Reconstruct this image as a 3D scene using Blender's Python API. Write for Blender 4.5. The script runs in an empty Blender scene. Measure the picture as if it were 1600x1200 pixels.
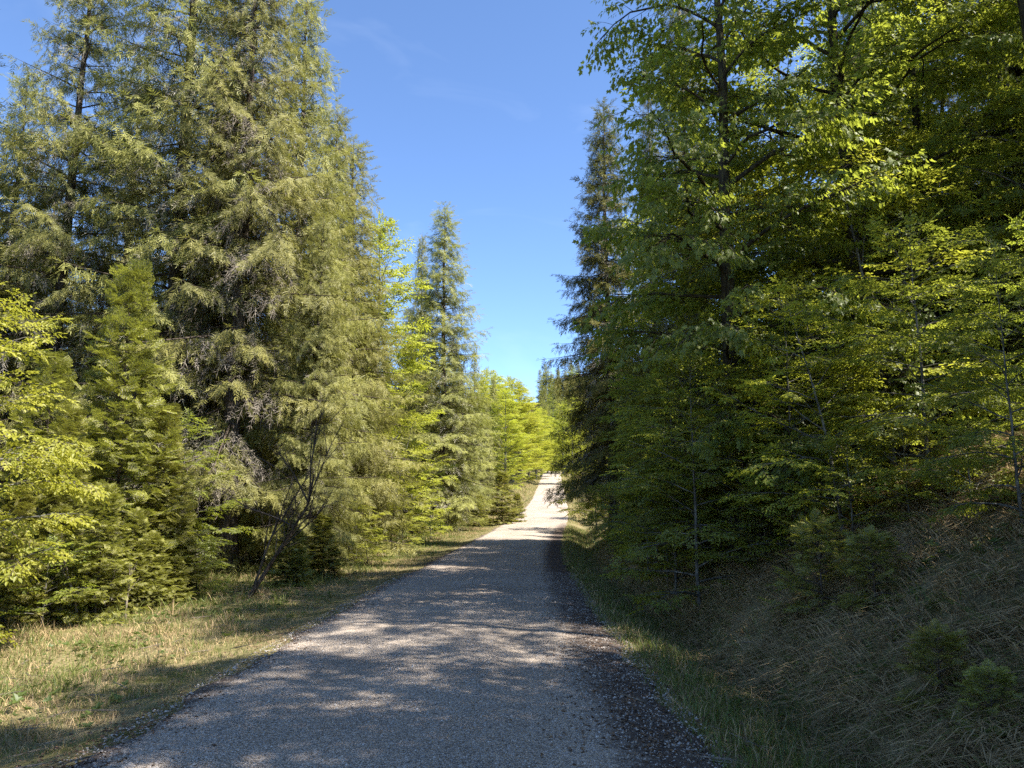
import bpy, math, random
import numpy as np
from mathutils import Vector

# ------------------------------------------------------------------ camera, sky, sun, exposure
sc = bpy.context.scene
C = sc.collection
CAM = np.array([0.0, 0.0, 1.6])
PITCH = math.radians(9.2)
FPX = 1200.0                                   # focal length in pixels of a 1600 px wide frame
cam = bpy.data.cameras.new('camera')
cam.lens = 36.0 * FPX / 1600.0
cam.sensor_width = 36.0
cam.clip_start = 0.05
cam.clip_end = 5000
co = bpy.data.objects.new('camera', cam)
C.objects.link(co)
co.location = CAM
co.rotation_euler = (math.pi / 2 + PITCH, 0, 0)
sc.camera = co

SUN_EL, SUN_AZ = math.radians(53), math.radians(113)     # azimuth clockwise from +Y
world = bpy.data.worlds.new('World')
sc.world = world
world.use_nodes = True
nt = world.node_tree
sky = nt.nodes.new('ShaderNodeTexSky')
sky.sky_type = 'NISHITA'
sky.sun_disc = False
sky.sun_elevation = SUN_EL
sky.sun_rotation = SUN_AZ
sky.altitude = 2500
sky.air_density = 0.75
sky.dust_density = 0.1
sky.ozone_density = 3.0
nt.nodes['Background'].inputs['Strength'].default_value = 0.107
# a clean blue with a few thin wisps of high cloud
hsv = nt.nodes.new('ShaderNodeHueSaturation')
hsv.inputs['Saturation'].default_value = 1.04
hsv.inputs['Hue'].default_value = 0.5
nt.links.new(sky.outputs[0], hsv.inputs['Color'])
wtc = nt.nodes.new('ShaderNodeTexCoord')
wmp = nt.nodes.new('ShaderNodeMapping')
wmp.inputs['Scale'].default_value = (2.2, 3.0, 7.0)
wmp.inputs['Rotation'].default_value = (.3, .5, .2)
nt.links.new(wtc.outputs['Generated'], wmp.inputs[0])
wno = nt.nodes.new('ShaderNodeTexNoise')
wno.inputs['Scale'].default_value = 1.6
wno.inputs['Detail'].default_value = 7
wno.inputs['Distortion'].default_value = 1.2
nt.links.new(wmp.outputs[0], wno.inputs[0])
wrp = nt.nodes.new('ShaderNodeMapRange')
wrp.inputs[1].default_value, wrp.inputs[2].default_value = .56, .85
wrp.inputs[3].default_value, wrp.inputs[4].default_value = 0, .05
nt.links.new(wno.outputs[0], wrp.inputs[0])
wmx = nt.nodes.new('ShaderNodeMix')
wmx.data_type = 'RGBA'
wmx.inputs[7].default_value = (5.2, 5.6, 6.0, 1)
nt.links.new(wrp.outputs[0], wmx.inputs[0])
nt.links.new(hsv.outputs[0], wmx.inputs[6])
nt.links.new(wmx.outputs[2], nt.nodes['Background'].inputs[0])

sl = bpy.data.lights.new('sun', 'SUN')
sl.energy = 3.45
sl.angle = math.radians(0.53)
sl.color = (1.0, 0.945, 0.86)
so = bpy.data.objects.new('sun', sl)
C.objects.link(so)
sd = Vector((math.sin(SUN_AZ) * math.cos(SUN_EL), math.cos(SUN_AZ) * math.cos(SUN_EL), math.sin(SUN_EL)))
so.rotation_euler = sd.to_track_quat('Z', 'Y').to_euler()
so.location = sd * 60

sc.view_settings.view_transform = 'Standard'
sc.view_settings.look = 'None'
sc.view_settings.exposure = 1.97
sc.view_settings.gamma = 1.0
sc.cycles.max_bounces = 6
sc.cycles.diffuse_bounces = 4
sc.cycles.glossy_bounces = 1
sc.cycles.transmission_bounces = 4
sc.cycles.use_denoising = False
sc.cycles.caustics_reflective = False
sc.cycles.caustics_refractive = False


# ------------------------------------------------------------------ small maths
def nrm(v):
    return v / np.maximum(np.linalg.norm(v, axis=-1, keepdims=True), 1e-9)


def sstep(a, b, x):
    t = np.clip((x - a) / (b - a), 0, 1)
    return t * t * (3 - 2 * t)


def frames(x, n):
    """rotation matrices with first axis x and third axis near n"""
    x = nrm(x)
    y = nrm(np.cross(n, x))
    z = np.cross(x, y)
    return np.stack([x, y, z], axis=-1)


def ray(px, py):
    f = np.array([0, math.cos(PITCH), math.sin(PITCH)])
    u = np.array([0, -math.sin(PITCH), math.cos(PITCH)])
    return f + (px - 800) / FPX * np.array([1.0, 0, 0]) + (600 - py) / FPX * u


def at(px, py, Y):
    r = ray(px, py)
    return CAM + r * (Y / r[1])


# ------------------------------------------------------------------ terrain
CX = ([-60, 0, 6, 13, 27, 40, 56, 80, 96, 140, 190, 215, 240, 270, 320, 2000], [-.7, -.7, -.73, -.75, -.35, .6, 2.0, 3.7, 4.6, 7.0, 9.9, 12.5, 18, 30, 56, 900])
ZR = ([-60, 0, 27, 40, 56, 80, 96, 140, 190, 205, 260, 2000], [0, 0, 0.0, .28, .80, 1.95, 2.95, 6.3, 10.6, 11.4, 12.5, 12.5])


def smooth_interp(y, tab, w=5.0):
    y = np.asarray(y, float)
    o = np.linspace(-1.4, 1.4, 9)
    k = np.exp(-o * o * 1.5)
    k /= k.sum()
    return sum(kk * np.interp(y + oo * w, tab[0], tab[1]) for oo, kk in zip(o, k))


def cx(y):
    return smooth_interp(y, CX)


def zr(y):
    return smooth_interp(y, ZR)


def wav(x, y, s, seed):
    r = np.random.default_rng(seed)
    out = 0
    for k in range(5):
        a = r.uniform(0, 6.28)
        f = s * r.uniform(.6, 1.9)
        out = out + np.sin((x * math.cos(a) + y * math.sin(a)) * f + r.uniform(0, 6.28))
    return out / 5


def ground(x, y):
    x = np.asarray(x, float)
    y = np.asarray(y, float)
    u = x - cx(y)
    z = zr(y)
    # left verge and forest floor
    l = -u
    left = -0.10 * sstep(2.0, 2.7, l) - 0.05 * sstep(3, 6, l) - 0.9 * sstep(7.5, 15, l) * (1 - sstep(45, 80, y))
    left = left + sstep(75, 120, y) * np.clip((l - 2.6), 0, 16) * .30
    # ditch and bank on the right
    hb = 4.8 * (1 - .45 * sstep(14, 40, y)) * (1 - .55 * sstep(45, 75, y))
    slope = .88 - .42 * sstep(35, 70, y)
    ditch = -0.30 * sstep(2.1, 3.1, u)
    rise = np.clip(u - 3.25, 0, None) * slope
    rise = hb * (1 - np.exp(-rise / hb))
    rise = rise + np.clip(u - 9, 0, 40) * .16
    z = z + np.where(u < 0, left, ditch + rise)
    # roughness, none on the road
    off = sstep(2.2, 4, np.abs(u))
    z = z + off * (.05 * wav(x, y, 2.1, 1) + .09 * wav(x, y, .7, 2)) + sstep(9, 25, np.abs(u)) * .5 * wav(x, y, .15, 3)
    z = z + sstep(3.3, 4.6, u) * (1 - sstep(9, 12, u)) * (.10 * wav(x, y, 3.0, 5) + .05 * wav(x, y, 6.5, 6))
    z = z - .035 * (1 - sstep(1.7, 2.3, np.abs(u)))
    # wooded hill far away
    hill = 52 * sstep(230, 470, y + .25 * x)
    z = z + hill * (.85 + .15 * wav(x, y, .012, 4)) + 20 * sstep(60, 300, np.abs(u))
    return z


def gz(x, y):
    return float(ground(np.array([x]), np.array([y]))[0])


# ------------------------------------------------------------------ mesh collector
class Geo:
    def __init__(self):
        self.v, self.t, self.p = [], [], []
        self.n = 0

    def add(self, V, polys, mat=0, tint=0.5):
        V = np.asarray(V, float).reshape(-1, 3)
        polys = np.asarray(polys)
        self.v.append(V)
        self.t.append(np.broadcast_to(np.asarray(tint, float), (len(V),)))
        m = np.broadcast_to(np.asarray(mat), (len(polys),))
        self.p.append((polys + self.n, m))
        self.n += len(V)

    def mesh(self, name, mats, smooth=False):
        me = bpy.data.meshes.new(name)
        V = np.concatenate(self.v)
        me.vertices.add(len(V))
        me.vertices.foreach_set('co', V.astype(np.float32).ravel())
        loops = np.concatenate([p.ravel() for p, m in self.p])
        sizes = np.concatenate([np.full(len(p), p.shape[1]) for p, m in self.p])
        starts = np.concatenate([[0], np.cumsum(sizes)[:-1]])
        me.loops.add(len(loops))
        me.loops.foreach_set('vertex_index', loops.astype(np.int32))
        me.polygons.add(len(sizes))
        me.polygons.foreach_set('loop_start', starts.astype(np.int32))
        me.polygons.foreach_set('material_index', np.concatenate([m for p, m in self.p]).astype(np.int32))
        me.polygons.foreach_set('use_smooth', np.full(len(sizes), smooth))
        a = me.attributes.new('tint', 'FLOAT', 'POINT')
        a.data.foreach_set('value', np.concatenate(self.t).astype(np.float32))
        for m in mats:
            me.materials.append(m)
        me.update(calc_edges=True)
        return me


class Tpl:
    """small template stamped many times"""
    def __init__(self):
        self.v, self.t, self.p = [], [], []
        self.n = 0

    def add(self, V, polys, mat=0, tint=0.0):
        V = np.asarray(V, float)
        self.v.append(V)
        self.t.append(np.full(len(V), tint, float))
        self.p.append((np.asarray(polys) + self.n, mat))
        self.n += len(V)

    def done(self):
        self.V = np.concatenate(self.v)
        self.T = np.concatenate(self.t)
        return self


def stamp(G, T, pos, R, s, tint):
    n = len(pos)
    if n == 0:
        return
    s = np.broadcast_to(np.asarray(s, float), (n,))
    tint = np.broadcast_to(np.asarray(tint, float), (n,))
    V = pos[:, None, :] + s[:, None, None] * np.einsum('nij,mj->nmi', R, T.V)
    m = len(T.V)
    base = G.n
    G.v.append(V.reshape(-1, 3))
    G.t.append(np.clip(tint[:, None] + T.T[None, :], 0, 1).ravel())
    off = (np.arange(n) * m)[:, None, None]
    for p, mat in T.p:
        q = (p[None] + off).reshape(-1, p.shape[1]) + base
        G.p.append((q, np.full(len(q), mat)))
    G.n += n * m


def tube(G, pts, rad, sides=6, mat=0, tint=.5, rough=0.0, rg=None):
    pts = np.asarray(pts, float)
    k = len(pts)
    d = np.gradient(pts, axis=0)
    ref = np.where(np.abs(nrm(d)[:, 2:3]) > .9, np.array([[1.0, 0, 0]]), np.array([[0, 0, 1.0]]))
    a = nrm(np.cross(ref, d))
    b = nrm(np.cross(d, a))
    th = np.arange(sides) / sides * 2 * math.pi
    rr = np.asarray(rad, float)[:, None] * np.ones((1, sides))
    if rough and rg is not None:
        rr = rr * (1 + rough * rg.normal(size=rr.shape))
    V = pts[:, None] + rr[..., None] * (np.cos(th)[None, :, None] * a[:, None] + np.sin(th)[None, :, None] * b[:, None])
    i = np.arange(k - 1)[:, None] * sides
    j = np.arange(sides)[None]
    q = np.stack([i + j, i + (j + 1) % sides, i + sides + (j + 1) % sides, i + sides + j], -1).reshape(-1, 4)
    G.add(V.reshape(-1, 3), q, mat, tint)


# ------------------------------------------------------------------ materials
def new_mat(name):
    m = bpy.data.materials.new(name)
    m.use_nodes = True
    n = m.node_tree
    n.nodes.clear()
    out = n.nodes.new('ShaderNodeOutputMaterial')
    return m, n, out


def N(n, t, **kw):
    x = n.nodes.new(t)
    for k, v in kw.items():
        setattr(x, k, v)
    return x


def ramp(n, fac, stops):
    r = N(n, 'ShaderNodeValToRGB')
    el = r.color_ramp.elements
    while len(el) < len(stops):
        el.new(.5)
    for e, (p, c) in zip(el, stops):
        e.position = p
        e.color = (*c, 1)
    n.links.new(fac, r.inputs[0])
    return r.outputs[0]


def foliage(name, dark, light, trans, tfac, gloss=.05, rough=.45, hue=.015, val=.25):
    m, n, out = new_mat(name)
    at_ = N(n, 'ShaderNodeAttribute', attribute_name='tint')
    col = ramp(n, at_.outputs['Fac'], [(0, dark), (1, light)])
    info = N(n, 'ShaderNodeObjectInfo')

    def vary(c):
        h = N(n, 'ShaderNodeHueSaturation')
        mr = N(n, 'ShaderNodeMapRange')
        mr.inputs[3].default_value, mr.inputs[4].default_value = .5 - hue, .5 + hue
        n.links.new(info.outputs['Random'], mr.inputs[0])
        n.links.new(mr.outputs[0], h.inputs['Hue'])
        mv = N(n, 'ShaderNodeMapRange')
        mv.inputs[3].default_value, mv.inputs[4].default_value = 1 - val, 1 + val * .7
        n.links.new(info.outputs['Random'], mv.inputs[0])
        n.links.new(mv.outputs[0], h.inputs['Value'])
        n.links.new(c, h.inputs['Color'])
        return h.outputs[0]
    c1 = vary(col)
    d = N(n, 'ShaderNodeBsdfDiffuse')
    n.links.new(c1, d.inputs[0])
    sh = d.outputs[0]
    if tfac > 0:
        t = N(n, 'ShaderNodeBsdfTranslucent')
        tc = ramp(n, at_.outputs['Fac'], [(0, tuple(.75 * x for x in trans)), (1, trans)])
        n.links.new(vary(tc), t.inputs[0])
        mx = N(n, 'ShaderNodeMixShader')
        mx.inputs[0].default_value = tfac
        n.links.new(sh, mx.inputs[1])
        n.links.new(t.outputs[0], mx.inputs[2])
        sh = mx.outputs[0]
    g = N(n, 'ShaderNodeBsdfGlossy')
    g.inputs['Roughness'].default_value = rough
    mg = N(n, 'ShaderNodeMixShader')
    mg.inputs[0].default_value = gloss
    n.links.new(sh, mg.inputs[1])
    n.links.new(g.outputs[0], mg.inputs[2])
    n.links.new(mg.outputs[0], out.inputs[0])
    return m


def bark(name, a, b, c, scale=6.0, stretch=.25):
    m, n, out = new_mat(name)
    tc = N(n, 'ShaderNodeTexCoord')
    mp = N(n, 'ShaderNodeMapping')
    mp.inputs['Scale'].default_value = (1, 1, stretch)
    n.links.new(tc.outputs['Object'], mp.inputs[0])
    no = N(n, 'ShaderNodeTexNoise')
    no.inputs['Scale'].default_value = scale * 3
    no.inputs['Detail'].default_value = 6
    n.links.new(mp.outputs[0], no.inputs[0])
    col = ramp(n, no.outputs[0], [(.3, a), (.52, b), (.72, c)])
    d = N(n, 'ShaderNodeBsdfDiffuse')
    n.links.new(col, d.inputs[0])
    bu = N(n, 'ShaderNodeBump')
    bu.inputs['Strength'].default_value = .9
    bu.inputs['Distance'].default_value = .05
    n.links.new(no.outputs[0], bu.inputs['Height'])
    n.links.new(bu.outputs[0], d.inputs['Normal'])
    n.links.new(d.outputs[0], out.inputs[0])
    return m


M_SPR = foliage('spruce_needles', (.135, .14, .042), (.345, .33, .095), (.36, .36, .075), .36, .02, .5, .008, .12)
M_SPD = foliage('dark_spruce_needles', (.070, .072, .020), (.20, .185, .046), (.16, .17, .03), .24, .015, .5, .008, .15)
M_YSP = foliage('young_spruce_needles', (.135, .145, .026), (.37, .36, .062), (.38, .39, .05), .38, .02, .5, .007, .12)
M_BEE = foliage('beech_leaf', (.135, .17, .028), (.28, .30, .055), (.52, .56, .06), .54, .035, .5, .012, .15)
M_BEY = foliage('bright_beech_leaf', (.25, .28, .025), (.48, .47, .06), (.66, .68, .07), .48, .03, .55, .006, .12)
M_MAP = foliage('maple_leaf', (.115, .15, .028), (.235, .26, .05), (.50, .54, .06), .54, .035, .5, .012, .15)
M_DED = foliage('dead_twig', (.16, .14, .11), (.37, .33, .26), (.1, .1, .1), 0, .0, .6)
M_GRS = foliage('grass_blade', (.10, .14, .030), (.23, .25, .065), (.2, .25, .04), .3, .03, .5, 0, 0)
M_DRY = foliage('dry_grass_blade', (.23, .16, .08), (.60, .45, .25), (.3, .24, .12), .2, .0, .5, 0, 0)
M_WEED = foliage('weed_leaf', (.06, .09, .02), (.15, .19, .045), (.2, .26, .05), .35, .03, .5, 0, 0)
M_LIT = foliage('fallen_leaf', (.06, .036, .022), (.27, .165, .095), (.1, .05, .02), .1, .02, .5, 0, 0)
M_BSP = bark('spruce_bark', (.04, .032, .026), (.11, .088, .07), (.22, .19, .155), 7, .2)
M_BBE = bark('beech_bark', (.05, .048, .04), (.14, .13, .11), (.27, .26, .22), 2.5, .5)
M_BMA = bark('maple_bark', (.022, .018, .013), (.06, .05, .035), (.11, .105, .04), 5, .3)
M_TWG = bark('twig_bark', (.05, .038, .03), (.10, .08, .062), (.17, .14, .11), 8, .4)
M_STK = bark('pale_dead_wood', (.13, .11, .085), (.24, .20, .155), (.36, .31, .25), 8, .3)


def stone_mat():
    m, n, out = new_mat('gravel_stone')
    at_ = N(n, 'ShaderNodeAttribute', attribute_name='tint')
    col = ramp(n, at_.outputs['Fac'], [(0, (.20, .175, .15)), (.6, (.38, .335, .29)), (1, (.54, .49, .43))])
    d = N(n, 'ShaderNodeBsdfDiffuse')
    n.links.new(col, d.inputs[0])
    n.links.new(d.outputs[0], out.inputs[0])
    return m


M_STONE = stone_mat()


def road_mat():
    m, n, out = new_mat('gravel_road')
    tc = N(n, 'ShaderNodeTexCoord')
    v = N(n, 'ShaderNodeTexVoronoi')
    v.inputs['Scale'].default_value = 85
    n.links.new(tc.outputs['Object'], v.inputs['Vector'])
    v2 = N(n, 'ShaderNodeTexVoronoi')
    v2.inputs['Scale'].default_value = 140
    n.links.new(tc.outputs['Object'], v2.inputs['Vector'])
    sepx = N(n, 'ShaderNodeSeparateColor')
    n.links.new(v.outputs['Color'], sepx.inputs[0])
    stone = ramp(n, sepx.outputs[0], [(0, (.25, .215, .18)), (.45, (.475, .40, .325)), (.8, (.55, .47, .39)), (1, (.74, .66, .57))])
    crev = ramp(n, v.outputs['Distance'], [(.35, (1, 1, 1)), (.75, (.46, .43, .40))])
    mul = N(n, 'ShaderNodeMix', data_type='RGBA', blend_type='MULTIPLY')
    mul.inputs[0].default_value = 1
    n.links.new(stone, mul.inputs[6])
    n.links.new(crev, mul.inputs[7])
    big = N(n, 'ShaderNodeTexNoise')
    big.inputs['Scale'].default_value = .55
    big.inputs['Detail'].default_value = 5
    n.links.new(tc.outputs['Object'], big.inputs[0])
    bigc = ramp(n, big.outputs[0], [(.3, (.82, .80, .78)), (.7, (1.18, 1.17, 1.15))])
    mul2 = N(n, 'ShaderNodeMix', data_type='RGBA', blend_type='MULTIPLY')
    mul2.inputs[0].default_value = 1
    n.links.new(mul.outputs[2], mul2.inputs[6])
    n.links.new(bigc, mul2.inputs[7])
    # dirt and leaf mould towards the edges
    ed = N(n, 'ShaderNodeAttribute', attribute_name='tint')
    no = N(n, 'ShaderNodeTexNoise')
    no.inputs['Scale'].default_value = 9
    no.inputs['Detail'].default_value = 7
    no.inputs['Roughness'].default_value = .7
    n.links.new(tc.outputs['Object'], no.inputs[0])
    ad = N(n, 'ShaderNodeMath', operation='MULTIPLY_ADD')
    ad.inputs[1].default_value = .9
    ad.inputs[2].default_value = -.45
    n.links.new(no.outputs[0], ad.inputs[0])
    sm = N(n, 'ShaderNodeMath', operation='ADD')
    n.links.new(ad.outputs[0], sm.inputs[0])
    n.links.new(ed.outputs['Fac'], sm.inputs[1])
    k = ramp(n, sm.outputs[0], [(.42, (0, 0, 0)), (.78, (.85, .85, .85))])
    dirt = N(n, 'ShaderNodeMix', data_type='RGBA')
    n.links.new(k, dirt.inputs[0])
    n.links.new(mul2.outputs[2], dirt.inputs[6])
    dirt.inputs[7].default_value = (.075, .055, .045, 1)
    d = N(n, 'ShaderNodeBsdfDiffuse')
    n.links.new(dirt.outputs[2], d.inputs[0])
    h = N(n, 'ShaderNodeMath', operation='MULTIPLY_ADD')
    n.links.new(v2.outputs['Distance'], h.inputs[0])
    h.inputs[1].default_value = .35
    n.links.new(v.outputs['Distance'], h.inputs[2])
    bu = N(n, 'ShaderNodeBump', invert=True)
    bu.inputs['Strength'].default_value = .75
    bu.inputs['Distance'].default_value = .012
    n.links.new(h.outputs[0], bu.inputs['Height'])
    n.links.new(bu.outputs[0], d.inputs['Normal'])
    n.links.new(d.outputs[0], out.inputs[0])
    return m


def ground_mat():
    m, n, out = new_mat('forest_ground')
    tc = N(n, 'ShaderNodeTexCoord')
    a = N(n, 'ShaderNodeTexNoise')
    a.inputs['Scale'].default_value = 1.3
    a.inputs['Detail'].default_value = 8
    a.inputs['Roughness'].default_value = .7
    n.links.new(tc.outputs['Object'], a.inputs[0])
    b = N(n, 'ShaderNodeTexNoise')
    b.inputs['Scale'].default_value = 24
    b.inputs['Detail'].default_value = 5
    n.links.new(tc.outputs['Object'], b.inputs[0])
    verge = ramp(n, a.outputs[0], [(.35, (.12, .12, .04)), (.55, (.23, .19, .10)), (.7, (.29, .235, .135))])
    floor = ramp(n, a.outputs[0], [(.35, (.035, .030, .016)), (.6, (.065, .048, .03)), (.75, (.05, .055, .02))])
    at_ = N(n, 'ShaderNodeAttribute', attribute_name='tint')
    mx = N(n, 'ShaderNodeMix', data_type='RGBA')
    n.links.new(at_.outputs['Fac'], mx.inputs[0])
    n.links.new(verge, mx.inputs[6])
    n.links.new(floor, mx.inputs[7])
    fine = ramp(n, b.outputs[0], [(.3, (.6, .6, .6)), (.7, (1.35, 1.35, 1.3))])
    mu = N(n, 'ShaderNodeMix', data_type='RGBA', blend_type='MULTIPLY')
    mu.inputs[0].default_value = 1
    n.links.new(mx.outputs[2], mu.inputs[6])
    n.links.new(fine, mu.inputs[7])
    d = N(n, 'ShaderNodeBsdfDiffuse')
    n.links.new(mu.outputs[2], d.inputs[0])
    bu = N(n, 'ShaderNodeBump')
    bu.inputs['Strength'].default_value = .8
    bu.inputs['Distance'].default_value = .06
    n.links.new(b.outputs[0], bu.inputs['Height'])
    n.links.new(bu.outputs[0], d.inputs['Normal'])
    n.links.new(d.outputs[0], out.inputs[0])
    return m


# ------------------------------------------------------------------ ground and road
def grid_mesh(G, X, Y, Z, tint):
    r, c = X.shape
    idx = np.arange(r * c).reshape(r, c)
    q = np.stack([idx[:-1, :-1], idx[:-1, 1:], idx[1:, 1:], idx[1:, :-1]], -1).reshape(-1, 4)
    G.add(np.stack([X, Y, Z], -1).reshape(-1, 3), q, 0, tint.ravel())


def build_ground():
    ys = np.concatenate([np.linspace(-160, -20, 15)[:-1], np.linspace(-20, 2, 30)[:-1], np.arange(2, 30, .18), np.arange(30, 80, .6), np.arange(80, 240, 2.5), np.arange(240, 620, 10), np.array([700, 900, 1300, 1900])])
    us = np.concatenate([-np.geomspace(14, 1500, 28)[::-1], np.linspace(-13.5, -2.3, 60), np.linspace(-2, 2, 9), np.linspace(2.15, 14, 75), np.geomspace(14.5, 1500, 28)])
    U, Yg = np.meshgrid(us, ys)
    lim = np.minimum(Yg, 330)
    X = cx(lim) + U
    Z = ground(X, Yg)
    Ug = X - cx(Yg)
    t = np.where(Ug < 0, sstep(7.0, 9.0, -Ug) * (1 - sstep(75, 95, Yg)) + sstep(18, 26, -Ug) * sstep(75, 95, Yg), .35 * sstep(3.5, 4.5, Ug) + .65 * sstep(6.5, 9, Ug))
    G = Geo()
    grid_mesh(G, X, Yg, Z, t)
    o = bpy.data.objects.new('ground', G.mesh('ground', [ground_mat()], True))
    o['kind'] = 'structure'
    C.objects.link(o)


def build_road():
    rg = np.random.default_rng(5)
    ys = np.concatenate([np.arange(-30, 0, 1.0), np.arange(0, 30, .15), np.arange(30, 80, .5), np.arange(80, 300, 2.0)])
    us = np.linspace(-1, 1, 41)
    U, Yg = np.meshgrid(us, ys)
    jl = 2.05 + .13 * wav(Yg[:, :1], Yg[:, :1] * 0, 2.3, 21) + .10 * wav(Yg[:, :1], Yg[:, :1] * 0, 6, 22)
    jr = 2.05 + .13 * wav(Yg[:, :1], Yg[:, :1] * 0, 2.3, 23) + .10 * wav(Yg[:, :1], Yg[:, :1] * 0, 6, 24)
    W = np.where(U < 0, jl, jr)
    u = U * W
    X = cx(Yg) + u
    crown = .05 * (1 - U ** 2) - .018 * np.exp(-((np.abs(u) - .85) / .28) ** 2)
    Z = zr(Yg) + crown + .006 * wav(X, Yg, 2.5, 25) + .01
    Z = np.where(np.abs(U) > .96, ground(X, Yg) - .02, Z)
    # edge mask: thicker dirt on the side under the bank
    t = np.where(u > 0, sstep(.75, 1.9, u) * .95, sstep(1.45, 2.1, -u) * .85) * (1 - .8 * sstep(40, 60, Yg))
    G = Geo()
    grid_mesh(G, X, Yg, Z, t)
    o = bpy.data.objects.new('road', G.mesh('road', [road_mat()], True))
    o['kind'] = 'structure'
    C.objects.link(o)


build_ground()
build_road()

# ------------------------------------------------------------------ sprays
CUP = [0, 0, 1.0]


def kite(T, p, d, L, w, n, mat=0, tint=0.0, wide=.35):
    p = np.asarray(p, float)
    d = np.asarray(d, float) / np.linalg.norm(d)
    s = np.cross(n, d)
    s = s / max(np.linalg.norm(s), 1e-6)
    T.add([p, p + d * L * wide + s * w / 2, p + d * L, p + d * L * wide - s * w / 2], [[0, 1, 2, 3]], mat, tint)


def spruce_spray(seed, sides=5, wk=.075, spread=50, flat=.35, tip=.2, mat=0):
    r = random.Random(seed)
    T = Tpl()
    z = 0
    for i in range(3):
        x0 = i * .3
        n = [r.uniform(-.6, .6), r.uniform(-1, 1), 1]
        kite(T, [x0, 0, -.03 * i * i], [1, r.uniform(-.1, .1), -.06 - .05 * i], .42, wk, n, mat, tip * i / 2)
    for i in range(sides):
        t = (i + .6) / (sides + .3)
        for sg in (-1, 1):
            a = math.radians(spread + r.uniform(-14, 14))
            L = (.30 * (1 - t) + .15) * r.uniform(.7, 1.25)
            d = [math.cos(a), sg * math.sin(a), r.uniform(-flat, flat * .6)]
            n = [r.uniform(-.5, .5), r.uniform(-.9, .9), 1]
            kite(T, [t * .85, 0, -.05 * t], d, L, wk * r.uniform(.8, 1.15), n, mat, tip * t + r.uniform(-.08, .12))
    return T.done()


def needle_spray(seed, tip=.35):
    """a spray for young trees seen close: each twig carries rows of short needles"""
    r = random.Random(seed)
    T = Tpl()
    axes = [([0, 0, 0], [1, 0, -.05], 1.0)]
    for i in range(4):
        t = .18 + i * .19
        for sg in (-1, 1):
            a = math.radians(50 + r.uniform(-8, 8))
            axes.append(([t, 0, -.01], [math.cos(a), sg * math.sin(a), r.uniform(-.12, .12)], (.52 * (1 - t) + .16) * r.uniform(.85, 1.1)))
    for p, d, L in axes:
        p = np.array(p, float)
        d = np.array(d, float) / np.linalg.norm(d)
        kite(T, p, d, L, .035, [r.uniform(-.3, .3), r.uniform(-.5, .5), 1], 1, 0)
        s = np.cross([0, 0, 1], d)
        n = max(3, int(L / .075))
        for k in range(n):
            t = (k + .5) / n
            for sg in (-1, 1):
                nd = d * .55 + s * sg * .75 + np.array([0, 0, r.uniform(.0, .55)])
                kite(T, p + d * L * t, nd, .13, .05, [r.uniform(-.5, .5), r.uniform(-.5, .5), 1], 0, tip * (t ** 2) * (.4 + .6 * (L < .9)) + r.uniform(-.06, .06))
    return T.done()


def leaf(T, p, d, n, L, w=.56, fold=.10, mat=0, tint=0.0):
    d = np.asarray(d, float) / np.linalg.norm(d)
    s = np.cross(n, d)
    s /= np.linalg.norm(s)
    nn = np.cross(d, s)
    p = np.asarray(p, float)
    hw = L * w / 2
    V = [p, p + d * L * .3 + s * hw * .92 + nn * L * fold, p + d * L * .68 + s * hw * .8 + nn * L * fold * .7, p + d * L - nn * L * .07,
         p + d * L * .68 - s * hw * .8 + nn * L * fold * .7, p + d * L * .3 - s * hw * .92 + nn * L * fold]
    T.add(V, [[0, 1, 2, 3], [0, 3, 4, 5]], mat, tint)


def beech_spray(seed, lf=.15, nl=9, side=3):
    r = random.Random(seed)
    T = Tpl()
    axes = [(np.zeros(3), np.array([1, 0, -.04]), 1.0, nl)]
    for i in range(side):
        t = .2 + .5 * i / max(1, side - 1)
        sg = 1 if i % 2 else -1
        a = math.radians(r.uniform(38, 55))
        axes.append((np.array([t, 0, 0]), np.array([math.cos(a), sg * math.sin(a), r.uniform(-.12, .05)]), (1 - t) * .75 * r.uniform(.8, 1.1), max(3, int(nl * .55))))
    for p, d, L, m in axes:
        d = d / np.linalg.norm(d)
        kite(T, p, d, L, .022, [0, r.uniform(-.3, .3), 1], 1, 0, .1)
        s = np.cross([0, 0, 1], d)
        for k in range(m):
            t = .1 + .88 * (k + .5) / m
            sg = 1 if k % 2 else -1
            a = math.radians(r.uniform(38, 70)) * (1 if k < m - 1 else .1)
            ld = d * math.cos(a) + s * sg * math.sin(a) + np.array([0, 0, r.uniform(-.45, .10)])
            n = np.array([r.uniform(-.35, .35), r.uniform(-.35, .35), 1])
            leaf(T, p + d * L * t, ld, n, lf * r.uniform(.75, 1.15), tint=r.uniform(-.2, .2))
    return T.done()


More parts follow.
